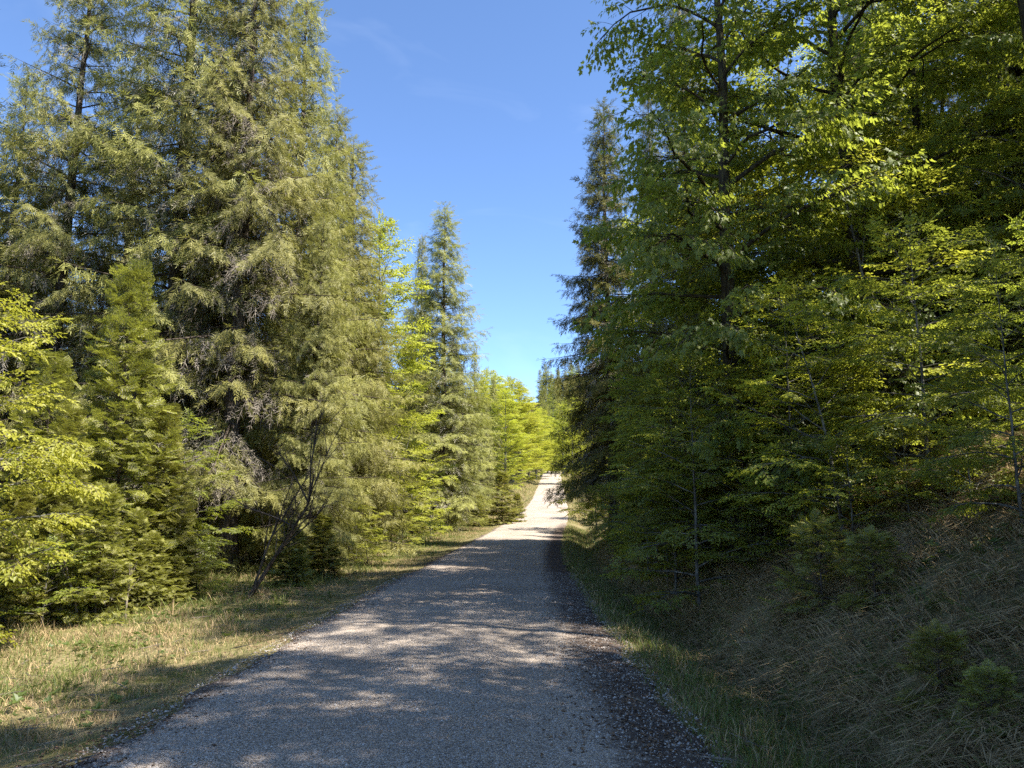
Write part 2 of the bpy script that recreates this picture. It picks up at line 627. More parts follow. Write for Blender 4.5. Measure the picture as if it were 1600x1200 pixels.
def maple_spray(seed, lf=.24, nl=11):
    r = random.Random(seed)
    T = Tpl()
    kite(T, [0, 0, 0], [1, 0, -.05], 1, .03, [0, 0, 1], 1, 0, .1)
    for k in range(nl):
        t = .15 + .85 * (k + .5) / nl
        a = r.uniform(-1.3, 1.3) * (1 if k < nl - 2 else .4)
        d = np.array([math.cos(a), math.sin(a), r.uniform(-.75, -.05)])
        d /= np.linalg.norm(d)
        p0 = np.array([t, 0, -.04 * t]) + d * .14
        n = np.array([r.uniform(-.5, .5), r.uniform(-.5, .5), 1])
        s = np.cross(n, d)
        s /= np.linalg.norm(s)
        nn = np.cross(d, s)
        L = lf * r.uniform(.7, 1.15)
        pts = [(0, 0), (.02, .30), (.28, .26), (.42, .52), (.55, .20), (1.0, 0), (.55, -.20), (.42, -.52), (.28, -.26), (.02, -.30)]
        V = [p0 + d * L * x + s * L * y + nn * L * (.16 * abs(y) - .12 * x * x) for x, y in pts]
        T.add(V, [[0, 1, 2], [0, 2, 4], [0, 4, 5], [2, 3, 4], [0, 5, 6], [0, 6, 8], [0, 8, 9], [6, 7, 8]], 0, r.uniform(-.2, .2))
    return T.done()


SPR_T = [spruce_spray(s, 6, .052, 48, .45) for s in (1, 2, 3, 4)]
SPD_T = [spruce_spray(s, 3, .03, 42, .5, .1, 1) for s in (5, 6)]
NDL_T = [needle_spray(s) for s in (11, 12, 13)]
BEE_T = [beech_spray(s) for s in (21, 22, 23, 24)]
BEN_T = [beech_spray(s, .19, 8, 3) for s in (25, 26, 27)]
MAP_T = [maple_spray(s) for s in (31, 32, 33)]


def scatter(G, tpls, pos, d, n, s, tint, rg):
    pick = rg.integers(0, len(tpls), len(pos))
    R = frames(d, n)
    for k, T in enumerate(tpls):
        m = pick == k
        stamp(G, T, pos[m], R[m], s[m], tint[m])


def spruce(seed, H, r0, R, cb=.08, gap=.42, per=5, hang=.7, sp=.36, dead=.22, dens=1.0, low=.75, droop=.35, tpl=SPR_T, trunk_mat=M_BSP, mat=M_SPR, tiplift=.6, young=False, power=.85, bald=0.0):
    """returns (trunk mesh, crown mesh); base at the origin"""
    rg = np.random.default_rng(seed)
    G, W = Geo(), Geo()
    k = 16
    zs = np.linspace(0, 1, k) ** 1.15 * H
    wob = np.cumsum(rg.normal(0, .012, (k, 2)), 0) * (H / 10)
    pts = np.column_stack([wob, zs])
    rad = r0 * (1 - zs / H * .97) * (1 + .45 * np.exp(-zs / .35 / max(.4, H / 20)))
    tube(W, pts, rad, 10 if H > 6 else 6, 0, .5, .05, rg)
    P, D, S, NN, TT = [], [], [], [], []
    DP, DD, DS, DN = [], [], [], []
    z = cb * H + rg.uniform(0, gap)
    while z < H - .25 * H / 20:
        t = (z - cb * H) / (H * (1 - cb))
        nb = max(3, int(round(per * rg.uniform(.7, 1.2))))
        a0 = rg.uniform(0, 6.28)
        for b in range(nb):
            if rg.uniform() < bald * (1 - t):
                continue
            az = a0 + b / nb * 6.283 + rg.normal(0, .22)
            prof = (1 - t) ** power * min(1, low + (1 - low) * t / .25)
            L = R * prof * rg.uniform(.55, 1.18) + .12 * H / 20
            el = math.radians(-14 + 52 * t ** .9 + rg.normal(0, 5)) if not young else math.radians(8 + 30 * t + rg.normal(0, 6))
            dr = droop * (1 - .7 * t)
            zb = z + rg.uniform(-.5, .5) * gap
            bx, by = np.interp(zb, zs, wob[:, 0]), np.interp(zb, zs, wob[:, 1])
            h = np.array([math.cos(az), math.sin(az), 0])
            side = np.array([-math.sin(az), math.cos(az), 0])
            bend = rg.normal(0, .1)

            btint = rg.normal(0, .17)

            def curve(s):
                s = np.asarray(s)[:, None]
                return np.array([bx, by, zb]) + L * (h * s + side * bend * s * s + np.array([0, 0, 1]) * (math.tan(el) * s - dr * s ** 2 + tiplift * dr * s ** 3))
            ss = np.linspace(0, 1, 6)
            tube(W, curve(ss), (.011 * L + .008) * (1.06 - ss), 4, 1)
            # secondary branchlets
            gapb = sp * .55 / dens
            ns = max(2, int(L / gapb))
            sb = (np.arange(ns) + rg.uniform(.2, .8, ns)) / ns
            sb = sb[sb > .10]
            if len(sb):
                c = curve(sb)
                tg = nrm(curve(np.minimum(sb + .05, 1.05)) - c)
                for sg in (-1, 1):
                    l2 = np.clip((.50 * (1 - sb) * L + .18), 0, 1.25) * rg.uniform(.6, 1.1, len(sb))
                    an = np.radians(rg.uniform(42, 68, len(sb)))
                    sd = nrm(np.cross(np.array([0, 0, 1.0]), tg))
                    d2 = tg * np.cos(an)[:, None] + sg * sd * np.sin(an)[:, None]
                    m = np.maximum(1, np.round(l2 / (sp * .5)).astype(int))
                    for q in range(m.max()):
                        w = m > q
                        f = (q + rg.uniform(.1, .9, w.sum())) / m[w]
                        sag = hang * (.25 + .35 * f)
                        p = c[w] + d2[w] * (l2[w] * f)[:, None]
                        p[:, 2] -= l2[w] * f * f * hang * .45
                        dd = d2[w] + rg.normal(0, .25, (w.sum(), 3))
                        dd[:, 2] -= hang * rg.uniform(.2, 1.9, w.sum())
                        nn = np.tile([0, 0, 1.0], (w.sum(), 1)) + rg.normal(0, .35, (w.sum(), 3)) + h * hang * .5
                        inner = (sb[w] < .5) & (rg.uniform(size=w.sum()) < dead * 2.0 * (1.15 - t))
                        P.append(p[~inner]); D.append(dd[~inner]); NN.append(nn[~inner])
                        S.append(sp * rg.uniform(.7, 1.25, (~inner).sum()))
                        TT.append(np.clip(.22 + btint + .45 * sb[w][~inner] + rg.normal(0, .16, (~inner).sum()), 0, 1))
                        DP.append(p[inner]); DD.append(dd[inner]); DN.append(nn[inner]); DS.append(sp * rg.uniform(.8, 1.5, inner.sum()))
            # tip
            e = curve(np.array([.86, .97]))
            P.append(e[1:]); D.append(nrm(e[1:] - e[:1]) + rg.normal(0, .1, (1, 3))); NN.append(np.array([[0, 0, 1.0]]))
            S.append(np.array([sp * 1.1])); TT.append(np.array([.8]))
        z += gap * rg.uniform(.75, 1.25) * (1 - .45 * t)
    # leader
    nlead = 7
    zl = H - np.linspace(0, .05 * H, nlead)
    P.append(np.column_stack([np.full(nlead, wob[-1, 0]), np.full(nlead, wob[-1, 1]), zl]))
    D.append(np.column_stack([rg.normal(0, .5, (nlead, 2)), np.full(nlead, .9)])); NN.append(rg.normal(0, 1, (nlead, 3)))
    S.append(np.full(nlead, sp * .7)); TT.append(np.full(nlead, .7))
    P, D, NN, S, TT = map(np.concatenate, (P, D, NN, S, TT))
    scatter(G, tpl, P, D, NN, S, TT, rg)
    if DP:
        DP, DD, DN, DS = map(np.concatenate, (DP, DD, DN, DS))
        if len(DP):
            scatter(G, SPD_T, DP, DD, DN, DS, rg.uniform(0, 1, len(DP)), rg)
    return W.mesh('spruce_trunk', [trunk_mat, M_TWG], True), G.mesh('spruce_crown', [mat, M_DED])


def deciduous(seed, H, r0, R, cb=.12, nl=26, el0=10, el1=60, tpl=BEE_T, mat=M_BEE, bmat=M_BBE, sp=.5, flat=.3, dens=1.0, lean=(0, 0), low=.7, droop=.25, hangleaf=.25, wig=.05, fan=None, top=.93):
    rg = np.random.default_rng(seed)
    G, W = Geo(), Geo()
    k = 14
    zs = np.linspace(0, 1, k)
    wob = np.cumsum(rg.normal(0, wig * .25, (k, 2)), 0) * (H / 10)
    pts = np.column_stack([wob[:, 0] + lean[0] * zs ** 1.5 * H, wob[:, 1] + lean[1] * zs ** 1.5 * H, zs * H * top])
    rad = r0 * (1 - zs * .92) ** .9 * (1 + .4 * np.exp(-zs * H / .3))
    tube(W, pts, rad, 10 if r0 > .08 else 6, 0, .5, .04, rg)
    P, D, NN, S, TT = [], [], [], [], []

    def on(t):
        return np.array([np.interp(t, zs, pts[:, j]) for j in range(3)])

    def sprays(a, b, w, tt):
        n = max(1, int(round(np.linalg.norm(b - a) / (sp * .42) * dens)))
        f = (np.arange(n) + rg.uniform(.2, .9, n)) / n
        d = nrm((b - a)[None])[0]
        sd = np.cross([0, 0, 1.0], d)
        sd = sd / max(np.linalg.norm(sd), .05)
        for i in range(n):
            sg = 1 if i % 2 else -1
            an = rg.uniform(.25, .95)
            dd = d * math.cos(an) + sd * sg * math.sin(an)
            dd = dd + np.array([0, 0, -hangleaf * rg.uniform(.2, 1.3)]) + rg.normal(0, .12, 3)
            P.append(a + (b - a) * f[i]); D.append(dd)
            NN.append(np.array([0, 0, 1.0]) + rg.normal(0, flat, 3))
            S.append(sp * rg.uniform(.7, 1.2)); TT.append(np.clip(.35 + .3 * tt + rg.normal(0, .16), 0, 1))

    az = rg.uniform(0, 6.28)
    for i in range(nl):
        f = (i + rg.uniform(.2, .8)) / nl
        t = cb + (1 - cb) * f ** .95 * .98
        az = az + 2.4 + rg.normal(0, .35)
        if fan is not None:
            az = fan[0] + rg.uniform(-fan[1], fan[1])
        g = (t - cb) / (1 - cb)
        prof = max(.12, (1 - g ** 2.2) ** .7 * min(1, low + (1 - low) * g / .3))
        L = R * prof * rg.uniform(.7, 1.15)
        el = math.radians(el0 + (el1 - el0) * g + rg.normal(0, 7))
        n = 8
        q = on(t)
        poly = [q]
        a, e = az, el
        for j in range(n - 1):
            a += rg.normal(0, wig * 2.4)
            e += -droop / n + rg.normal(0, wig * 1.6)
            q = q + L / (n - 1) * np.array([math.cos(a) * math.cos(e), math.sin(a) * math.cos(e), math.sin(e)])
            poly.append(q)
        poly = np.array(poly)
        rb = min(.6 * np.interp(t, zs, rad), .011 * L + .008)
        tube(W, poly, rb * np.linspace(1, .18, n), 6 if r0 > .08 else 4, 1)
        nsub = max(3, int(L / (sp * .62)))
        for j in range(nsub):
            s = .18 + .8 * (j + rg.uniform(.1, .9)) / nsub
            idx = s * (n - 1)
            k0 = min(int(idx), n - 2)
            p0 = poly[k0] + (poly[k0 + 1] - poly[k0]) * (idx - k0)
            tg = nrm((poly[k0 + 1] - poly[k0])[None])[0]
            sd = np.cross([0, 0, 1.0], tg)
            sd = sd / max(np.linalg.norm(sd), .05)
            sg = 1 if j % 2 else -1
            an = math.radians(rg.uniform(32, 62))
            d = tg * math.cos(an) + sd * sg * math.sin(an) + np.array([0, 0, rg.normal(.0, .16)])
            l2 = (.10 + .42 * (1 - s)) * L * rg.uniform(.7, 1.15) + sp * .35
            p1 = p0 + d * l2 * .5
            p2 = p1 + (d + np.array([0, 0, -droop * .5])) * l2 * .5 + rg.normal(0, .03, 3) * l2
            tube(W, [p0, p1, p2], np.array([.35 * rb * (1.1 - s) + .003, .006, .003]), 3, 1)
            sprays(p0 + (p1 - p0) * .35, p1, 0, g)
            sprays(p1, p2, 0, g)
        sprays(poly[-3], poly[-1], 0, g)
    sprays(on(.93), on(1.0) + np.array([0, 0, sp * .4]), 0, 1)
    P, D, NN, S, TT = map(np.array, (P, D, NN, S, TT))
    scatter(G, tpl, P, D, NN, S, TT, rg)
    return W.mesh('leafy_trunk', [bmat, bmat], True), G.mesh('leafy_crown', [mat, M_TWG])


# ------------------------------------------------------------------ tree library: (height, trunk mesh, crown mesh)
LIB = {}
LIB['old1'] = (24, *spruce(101, 24, .30, 4.6, .05, gap=0.72, per=6, hang=1.2, sp=.44, dead=.33, bald=.30, dens=1.7))
LIB['old2'] = (22, *spruce(102, 22, .27, 4.0, .13, gap=0.66, per=6, hang=1.4, sp=.42, dead=.36, bald=.10, dens=1.75))
LIB['dense1'] = (19, *spruce(103, 19, .22, 3.7, .02, gap=0.58, per=6, hang=1.6, sp=.42, dead=.14, dens=1.65))
LIB['dense2'] = (18, *spruce(104, 18, .22, 3.2, .03, gap=0.58, per=6, hang=1.3, sp=.42, dead=.12, power=.95, dens=1.4))
LIB['slim1'] = (20, *spruce(105, 20, .20, 3.3, .04, gap=.55, per=6, hang=1.1, sp=.44, dead=.2, power=.95, dens=1.7))
LIB['curtain'] = (24, *spruce(106, 24, .24, 3.2, .08, gap=.5, per=5, hang=1.4, sp=.48, dead=.3, mat=M_SPD, droop=.5, dens=1.3))
LIB['dark'] = (18, *spruce(107, 18, .22, 3.4, .08, gap=.52, per=7, hang=.9, sp=.46, dead=.22, mat=M_SPD, bald=.08, dens=1.9, power=.92))
LIB['free'] = (18, *spruce(117, 18, .22, 3.1, .13, gap=.55, per=7, hang=1.0, sp=.46, dead=.25, mat=M_SPD, bald=.05, dens=2.3, power=.9, low=.85, droop=.5))
LIB['far'] = (20, *spruce(108, 20, .22, 3.2, .06, gap=.7, per=6, hang=.6, sp=.75, dead=.1, dens=1.2))
LIB['young1'] = (6, *spruce(111, 6, .06, 1.75, .03, gap=.28, per=6, hang=.12, sp=.32, dead=.05, young=True, droop=.3, tpl=NDL_T, mat=M_YSP, dens=.85, power=.9))
LIB['young2'] = (4, *spruce(112, 4, .045, 1.3, .03, gap=.24, per=6, hang=.15, sp=.27, dead=.05, young=True, droop=.3, tpl=NDL_T, mat=M_YSP, dens=.85))
LIB['sapling'] = (1.4, *spruce(113, 1.4, .018, .85, .04, gap=.24, per=5, hang=.1, sp=.22, dead=.0, young=True, droop=.35, tpl=NDL_T, mat=M_YSP, dens=.24))
LIB['beech1'] = (17, *deciduous(201, 17, .16, 4.2, .03, 44, 25, 65, tpl=BEN_T, mat=M_BEY, sp=.78, dens=2.2))
LIB['beech2'] = (16, *deciduous(202, 16, .2, 4.4, .08, 40, 12, 60, mat=M_BEE, sp=.62, droop=.4, dens=2.0))
LIB['bsap1'] = (6, *deciduous(203, 6, .045, 2.5, .06, 30, 8, 50, tpl=BEN_T, mat=M_BEE, sp=.42, droop=.35, flat=.22, dens=1.3))
LIB['bsap2'] = (5, *deciduous(204, 5, .04, 2.2, .08, 24, 15, 45, tpl=BEN_T, mat=M_BEY, sp=.40, droop=.4, flat=.22, lean=(.15, 0), dens=1.2))
LIB['bright'] = (6, *deciduous(205, 6, .05, 2.4, .08, 28, 10, 55, tpl=BEN_T, mat=M_BEY, sp=.42, droop=.5, flat=.35, hangleaf=.5, dens=1.6))
LIB['maple'] = (20, *deciduous(206, 20, .26, 5.6, .12, 44, 5, 60, tpl=MAP_T, mat=M_MAP, bmat=M_BMA, sp=.70, droop=.35, wig=.09, hangleaf=.5, flat=.4, dens=2.0))
LIB['beech3'] = (20, *deciduous(207, 20, .28, 5.2, .18, 38, 8, 55, mat=M_BEE, bmat=M_BMA, sp=.62, droop=.35, wig=.07, dens=1.9))
LIB['highbeech'] = (20, *deciduous(209, 20, .30, 4.6, .50, 26, 5, 55, mat=M_BEE, bmat=M_BMA, sp=.62, droop=.35, wig=.07, dens=1.9))
LIB['shrub'] = (2.0, *deciduous(208, 2.0, .02, 1.1, .08, 18, 25, 60, tpl=BEN_T, mat=M_BEE, sp=.32, droop=.3, flat=.3, dens=1.3))

SPECIES = {'free': 'spruce_tree', 'old1': 'spruce_tree', 'old2': 'spruce_tree', 'dense1': 'spruce_tree', 'dense2': 'spruce_tree', 'slim1': 'spruce_tree', 'curtain': 'spruce_tree', 'dark': 'spruce_tree', 'far': 'spruce_tree',
           'young1': 'young_spruce', 'young2': 'young_spruce', 'sapling': 'spruce_sapling', 'beech1': 'beech_tree', 'beech2': 'beech_tree', 'beech3': 'beech_tree', 'highbeech': 'beech_tree', 'bsap1': 'young_beech', 'bsap2': 'young_beech', 'bright': 'young_beech', 'maple': 'maple_tree', 'shrub': 'leafy_shrub'}
CAT = {'spruce_tree': 'spruce', 'young_spruce': 'young spruce', 'spruce_sapling': 'spruce sapling', 'beech_tree': 'beech', 'young_beech': 'young beech', 'maple_tree': 'maple', 'leafy_shrub': 'shrub'}
rnd = random.Random(77)


def tree(kind, x, y, h, label, group=None, rot=None, wide=1.0, tilt=(0, 0)):
    H, tm, cm = LIB[kind]
    nm = SPECIES[kind]
    e = bpy.data.objects.new(nm, None)
    e.empty_display_size = .3
    C.objects.link(e)
    s = h / H
    e.location = (x, y, gz(x, y) - .05)
    e.rotation_euler = (tilt[0], tilt[1], rnd.uniform(0, 6.28) if rot is None else rot)
    e.scale = (s * wide, s * wide, s)
    e['label'], e['category'] = label, CAT[nm]
    if group:
        e['group'] = group
    for n_, m_ in (('trunk', tm), ('crown', cm)):
        o = bpy.data.objects.new(n_, m_)
        C.objects.link(o)
        o.parent = e
    return e


def tree_px(kind, px, Y, label, top=None, h=None, base_py=780, **kw):
    """foot of the tree where the sight line through column px meets depth Y; height from the row of its tip"""
    x = at(px, base_py, Y)[0]
    if h is None:
        h = at(px, top, Y)[2] - gz(x, Y) + .05
    return tree(kind, x, Y, h, label, **kw)


# the wood beyond the grassy verge, front trees
LV = 'spruces along the grassy verge'
tree_px('old1', 250, 21.5, 'tallest spruce, thick bare dark trunk showing through gaps in its olive crown', h=25, rot=.4, group=LV)
tree_px('old2', 362, 21.0, 'spruce with drooping grey-brown twigs beside the gappy thick-trunked spruce', h=21.5, rot=2.0, group=LV)
tree_px('old1', 62, 21.5, 'gappy olive spruce whose top leaves blue sky on both sides', h=22, rot=3.5, wide=.9, group=LV)
tree_px('old2', 332, 21.8, 'spruce close beside the grey-brown drooping one, its bare foot forming a pair with it', h=17, rot=3.4, wide=.6, group=LV)
tree_px('old2', 160, 27, 'olive spruce filling the space between the sky-framed spruce and the thick-trunked one', h=20, rot=5, group=LV)
tree_px('old2', 320, 27, 'olive spruce just behind the grey-brown drooping spruce', h=17, rot=1.2, group=LV)
tree_px('dense1', -30, 25, 'olive spruce at the outer edge of the wood above the bright young beech', h=18, rot=2.6, group=LV)
tree_px('dense1', 448, 24.5, 'dense olive spruce with hanging curtain twigs, sloping edge against the open sky', h=20, rot=1.0, group=LV)
tree_px('dense1', 485, 20.5, 'olive spruce whose low curtains hang behind the bare leaning shrub', h=10, rot=4.0, group=LV)
tree_px('dense2', 540, 29, 'lower dense olive spruce between the curtain spruce and the yellow-green beech', h=16.5, rot=2.2, wide=1.35, group=LV)
tree_px('dense1', 505, 27.5, 'olive spruce stepping down from the curtain spruce toward the lower dense one', h=17, rot=5.2, group=LV)
tree_px('dense2', 505, 24, 'half-height olive spruce with drooping twigs above the pale bent stem', h=9.5, rot=3.2, group=LV)
tree_px('beech1', 582, 36, 'tall yellow-green beech squeezed between olive spruces, airy top against sky', top=322, rot=.3, wide=.9)
tree_px('slim1', 688, 45, 'narrow pointed spruce standing clear against the blue sky beside the beech', top=320, rot=.8, wide=1.35, group=LV)
tree_px('slim1', 652, 49, 'thin grey spruce half hidden behind the clear pointed spruce', top=365, rot=2.8, wide=.7, group=LV)
tree_px('dense2', 738, 60, 'pointed dense spruce lower than the clear pointed one, before the bright beeches', top=545, rot=.8, wide=.9, group=LV)
tree_px('dense1', 706, 55, 'bushy olive spruce touching the foot of the clear pointed spruce', top=520, rot=1.8, wide=.85, group=LV)
tree_px('slim1', 770, 105, 'slender spruce tip rising beside the round yellow-green beech far along the road', top=588, rot=.8)
tree_px('beech1', 800, 118, 'round-topped yellow-green beech above the sunny grass slope far along the road', top=588, rot=.8, wide=1.5)
tree_px('beech1', 838, 150, 'lower yellow-green beech where the road runs out of sight', top=640, rot=2.8, wide=1.4)
tree_px('dense1', 760, 85, 'olive spruce in front of the slender far spruce', top=625, rot=.8, wide=.8)
tree_px('dense2', 600, 41, 'olive spruce behind the bright beech spray', top=560, rot=4, wide=.9)
# filler rows deeper in the same wood
deep = 'spruces deep inside the wood behind the verge'
r2 = random.Random(3)
for i in range(44):
    y = r2.uniform(8, 75)
    x = cx(np.array([y]))[0] - r2.uniform(12.5, 30)
    tree(r2.choice(['dense1', 'old2', 'dark', 'far', 'dense2']), float(x), y, r2.uniform(13, 21), 'spruce deep in the wood behind the trees of the verge', group=deep)
for i in range(16):
    y = 30 + i * 2.8 + r2.uniform(-1, 1)
    x = cx(np.array([y]))[0] - r2.uniform(7.5, 11)
    tree(r2.choice(['dense1', 'dense2', 'slim1', 'far']), float(x), y, r2.uniform(8, 14), 'mid-height spruce packed between the taller ones of the verge', group='mid-height spruces of the verge')
# young growth along the verge
YV = 'young spruces crowding the edge of the verge'
tree_px('young1', 183, 14.0, 'young spruce with upright leader in front of the thick dark trunk', top=425, rot=.5, wide=.75, group=YV)
for px, Y, top, lab in ((95, 12.6, 640, 'bushy young spruce beside the bright beech leaves, lower than the leader spruce'), (255, 14.5, 640, 'young spruce with spreading flat sprays at the foot of the thick trunk'), (165, 12.0, 760, 'low light-green young spruce right at the grass edge'),
                        (290, 15.0, 790, 'low wide young spruce before the paired trunks'), (30, 11.5, 760, 'young spruce under the bright beech boughs'), (470, 18.0, 830, 'pale green young spruce beside the bare leaning shrub'), (215, 13, 800, 'low young spruce with yellow tips between two others at the grass edge'),
                        (60, 16, 560, 'tall young spruce behind the bright beech boughs')):
    tree_px('young2' if top > 700 else 'young1', px, Y, lab, top=top, group=YV, wide=.85)
tree_px('young2', 785, 50, 'dark broad young spruce standing alone at the road edge on the sunny slope', top=738, base_py=815, wide=1.1)
tree_px('young2', 808, 52, 'small dark spruce leaning on the lone broad one at the road edge', top=772, base_py=815, wide=1.1)
tree_px('young2', 748, 49, 'light green young spruce next to the lone dark one', top=775, base_py=820, wide=1.3)
tree_px('young1', 700, 47, 'young spruce in shade before the spruces of the bend', top=735, base_py=820)
tree_px('young1', 655, 42, 'young spruce under the pointed spruce', top=760, base_py=820)
for px, Y, h, k_, lab in ((75, 11.6, 1.3, 'shrub', 'low yellow-green shrub before the young spruces near the bright beech'), (140, 12.6, 1.1, 'young2', 'knee-high pale spruce at the grass edge between the dead stems'), (235, 13.4, 1.3, 'young2', 'waist-high pale spruce with bright tips at the grass edge'), (275, 14.0, .9, 'young2', 'knee-high spruce alone in front of the low wide one'),
                          (310, 15.2, 1.4, 'bsap2', 'small bright beech at the grass edge before the paired trunks'), (450, 17.0, 1.5, 'young2', 'yellowish spruce right of the foot of the bare shrub'), (505, 19.5, 1.6, 'young2', 'yellowish spruce left of the pale bent stem'), (575, 24, 1.5, 'bsap2', 'small bright beech bending over the grass past the pale bent stem'), (628, 31, 1.8, 'bsap2', 'small bright beech in the row before the pointed spruce'), (672, 38, 1.8, 'bsap2', 'bright little beech under the pointed spruce')):
    tree_px(k_, px, Y, lab, h=h, base_py=880, wide=1.2)
# young beeches on the verge
tree_px('bright', -75, 9.6, 'bright yellow-green young beech reaching in over the grass with drooping boughs', top=405, rot=2.1, base_py=900, wide=.9)
tree_px('bsap2', 610, 33, 'bright yellow-green young beech at the foot of the olive spruces', top=640, rot=.3, base_py=820)
tree_px('bsap2', 645, 38, 'lower bright young beech beside the dark spruce stems', top=690, rot=2, base_py=820)
tree_px('bsap1', 285, 18, 'green young beech in the dim gap beside the thick trunk', top=640, rot=2)
tree_px('bsap2', 560, 26, 'yellow-green young beech over the grass near the pale bent stem', top=760, rot=2)

# the bank side, front trees
BK = 'trees on the bank'
tree_px('free', 960, 31, 'tall dark spruce standing free against the sky on the bank edge', top=162, rot=.7, base_py=720, wide=1.0)
tree_px('curtain', 1085, 20, 'dark spruce with long hanging curtain twigs behind the maple boughs', h=17, rot=.7, base_py=700, wide=.75)
tree_px('curtain', 1030, 26, 'dark narrow spruce between the free spruce and the curtain spruce', h=17, rot=2.7, base_py=700, wide=.6)
tree_px('maple', 1350, 15, 'big maple with dark crooked limbs spreading toward the road', h=15.5, wide=1.12, rot=.7, base_py=640)
tree_px('maple', 1150, 13.5, 'maple leaning out over the road, leafy boughs high up', h=15.5, rot=3.7, base_py=660, wide=.82)
tree('highbeech', 7.5, 10.2, 18, 'beech with thick dark trunk at the top of the bank', rot=.7)
tree_px('beech2', 1250, 21, 'tall beech behind the big maple', h=14, rot=.7, base_py=660)
tree_px('beech2', 1100, 25, 'green beech filling the space behind the curtain spruce', h=13, rot=2.7, base_py=700)
tree_px('beech2', 1480, 20, 'beech deep behind the maple and the thick dark trunk', h=14, rot=1.7, base_py=640)
tree_px('bsap1', 1110, 17, 'young beech with dense shaded leaves below the curtain spruce', top=480, rot=.7, base_py=760, wide=1.1)
tree_px('bsap1', 1050, 22, 'young beech in shade beside the ditch grass', top=600, rot=1.7, base_py=780)
tree_px('bsap1', 1150, 13.5, 'young beech in deep shade beside the sunlit leafy sapling', top=480, rot=2.7, base_py=780)
tree_px('bsap2', 1315, 10.5, 'young beech with sunlit flat leaf layers and a pale crooked stem', top=430, rot=2.7, base_py=760)
tree_px('bsap1', 1240, 12, 'young beech half lit between the sunlit sapling and the shade', top=440, rot=4.7, base_py=770)
tree_px('bsap1', 1590, 7.6, 'young beech with large hanging leaves close to the path of the bank grass', top=380, rot=.7, base_py=740, wide=.8)
tree_px('bsap1', 1450, 10.0, 'young beech above the dry bank grass behind the large hanging leaves', top=330, rot=1.9, base_py=700)
tree_px('bsap2', 932, 42, 'sunlit young beech on the road edge below the free dark spruce', top=660, rot=1.9, base_py=790)
tree_px('bsap1', 965, 36, 'shaded young beech below the free dark spruce', top=690, rot=.9, base_py=790)
tree_px('beech1', 895, 130, 'yellow-green beech on the bank side far along the road', top=610, rot=.9)
tree_px('beech1', 880, 175, 'small-looking yellow-green beech at the far end of the road', top=625, rot=.9)
for px, Y, h, k_, wd, lab in ((1050, 14.5, 4.0, 'bsap1', 1.0, 'young beech with low spreading layers just above the ditch grass'), (1085, 12.2, 4.2, 'bsap1', 1.0, 'young beech whose lowest layers touch the ditch saplings'), (1075, 19, 5.0, 'bsap1', 1.0, 'young beech before the narrow dark spruce on the bank'),
                           (1110, 23, 8.5, 'bsap1', 1.0, 'tall slim young beech reaching up before the curtain spruce'), (1180, 16, 8.0, 'bsap1', 1.0, 'tall young beech under the leaning maple'), (1260, 17, 8.5, 'bsap2', 1.0, 'tall yellow-green young beech between the two maples'),
                           (1400, 13, 6.5, 'bsap2', 1.0, 'yellow-green young beech right of the pale crooked stem'), (1660, 9.5, 3.2, 'bsap1', .8, 'young beech low before the thick dark trunk'), (1010, 27, 3.6, 'bsap1', .9, 'young beech at the foot of the free dark spruce'), (960, 33, 4.0, 'bsap2', .9, 'yellowish young beech brushing the road edge below the free dark spruce')):
    tree_px(k_, px, Y, lab, h=h, rot=px * .1, base_py=740, wide=wd)
for px, Y, h in ((790, 100, 14), (812, 128, 17), (826, 140, 15), (846, 160, 15), (780, 112, 15), (856, 180, 14), (866, 195, 14), (772, 122, 17), (752, 108, 15), (796, 145, 19), (760, 140, 19)):
    tree_px('beech1', px, Y, 'yellow-green beech in the bright row left of the road end', h=h, rot=px * .1, base_py=740, wide=1.35, group='bright beeches left of the road end')
tree_px('maple', 1470, 18, 'slender maple in the bright gap left of the thick dark trunk', h=15.5, rot=5.2, base_py=640, wide=.8)
tree_px('dark', 1415, 25, 'dark spruce deep behind the big maple', h=17, rot=1.0, base_py=640)
tree_px('beech2', 1340, 28, 'beech closing the view behind the big maple', h=17, rot=3.0, base_py=640)
# filler on the bank side
r3 = random.Random(8)
for i in range(34):
    y = r3.uniform(14, 75)
    u = r3.uniform(10.5, 26)
    x = cx(np.array([y]))[0] + u
    k_ = r3.choice(['dark', 'beech2', 'beech3', 'beech2', 'dense1', 'beech3'])
    h = r3.uniform(9, 14)
    if y > 44:
        h = min(h, max(5, (u - 2) * .85))
    s_ = CAT[SPECIES[k_]]
    tree(k_, float(x), y, h, s_ + ' deep in the wood on top of the bank', group=s_ + ' trees deep in the wood on the bank')
for i in range(30):
    y = 22 + i * 3.2 + r3.uniform(-1.2, 1.2)
    x = cx(np.array([y]))[0] + r3.uniform(5.6, 7.8) + (1.0 if y > 44 else 0)
    k_ = r3.choice(['dense2', 'beech2', 'bsap1', 'dark'])
    s_ = CAT[SPECIES[k_]]
    h = r3.uniform(5, 10) if y < 44 else (r3.uniform(2.2, 4.2) if i % 5 else 9)
    tree(k_, float(x), y, h, s_ + ' of middling height in the row on the bank along the road', group=s_ + ' row on the bank')
for x, y, k_, h in ((13, 10.4, 'dark', 12), (13, 12.5, 'curtain', 16), (12, 16.5, 'dark', 15), (14, 20, 'curtain', 16), (11.5, 23.5, 'dark', 15), (16, 14, 'beech3', 15), (10.2, 13.6, 'beech2', 12)):
    s_ = CAT[SPECIES[k_]]
    tree(k_, x, y, h, s_ + ' deep in the wood on top of the bank', group=s_ + ' trees deep in the wood on the bank')
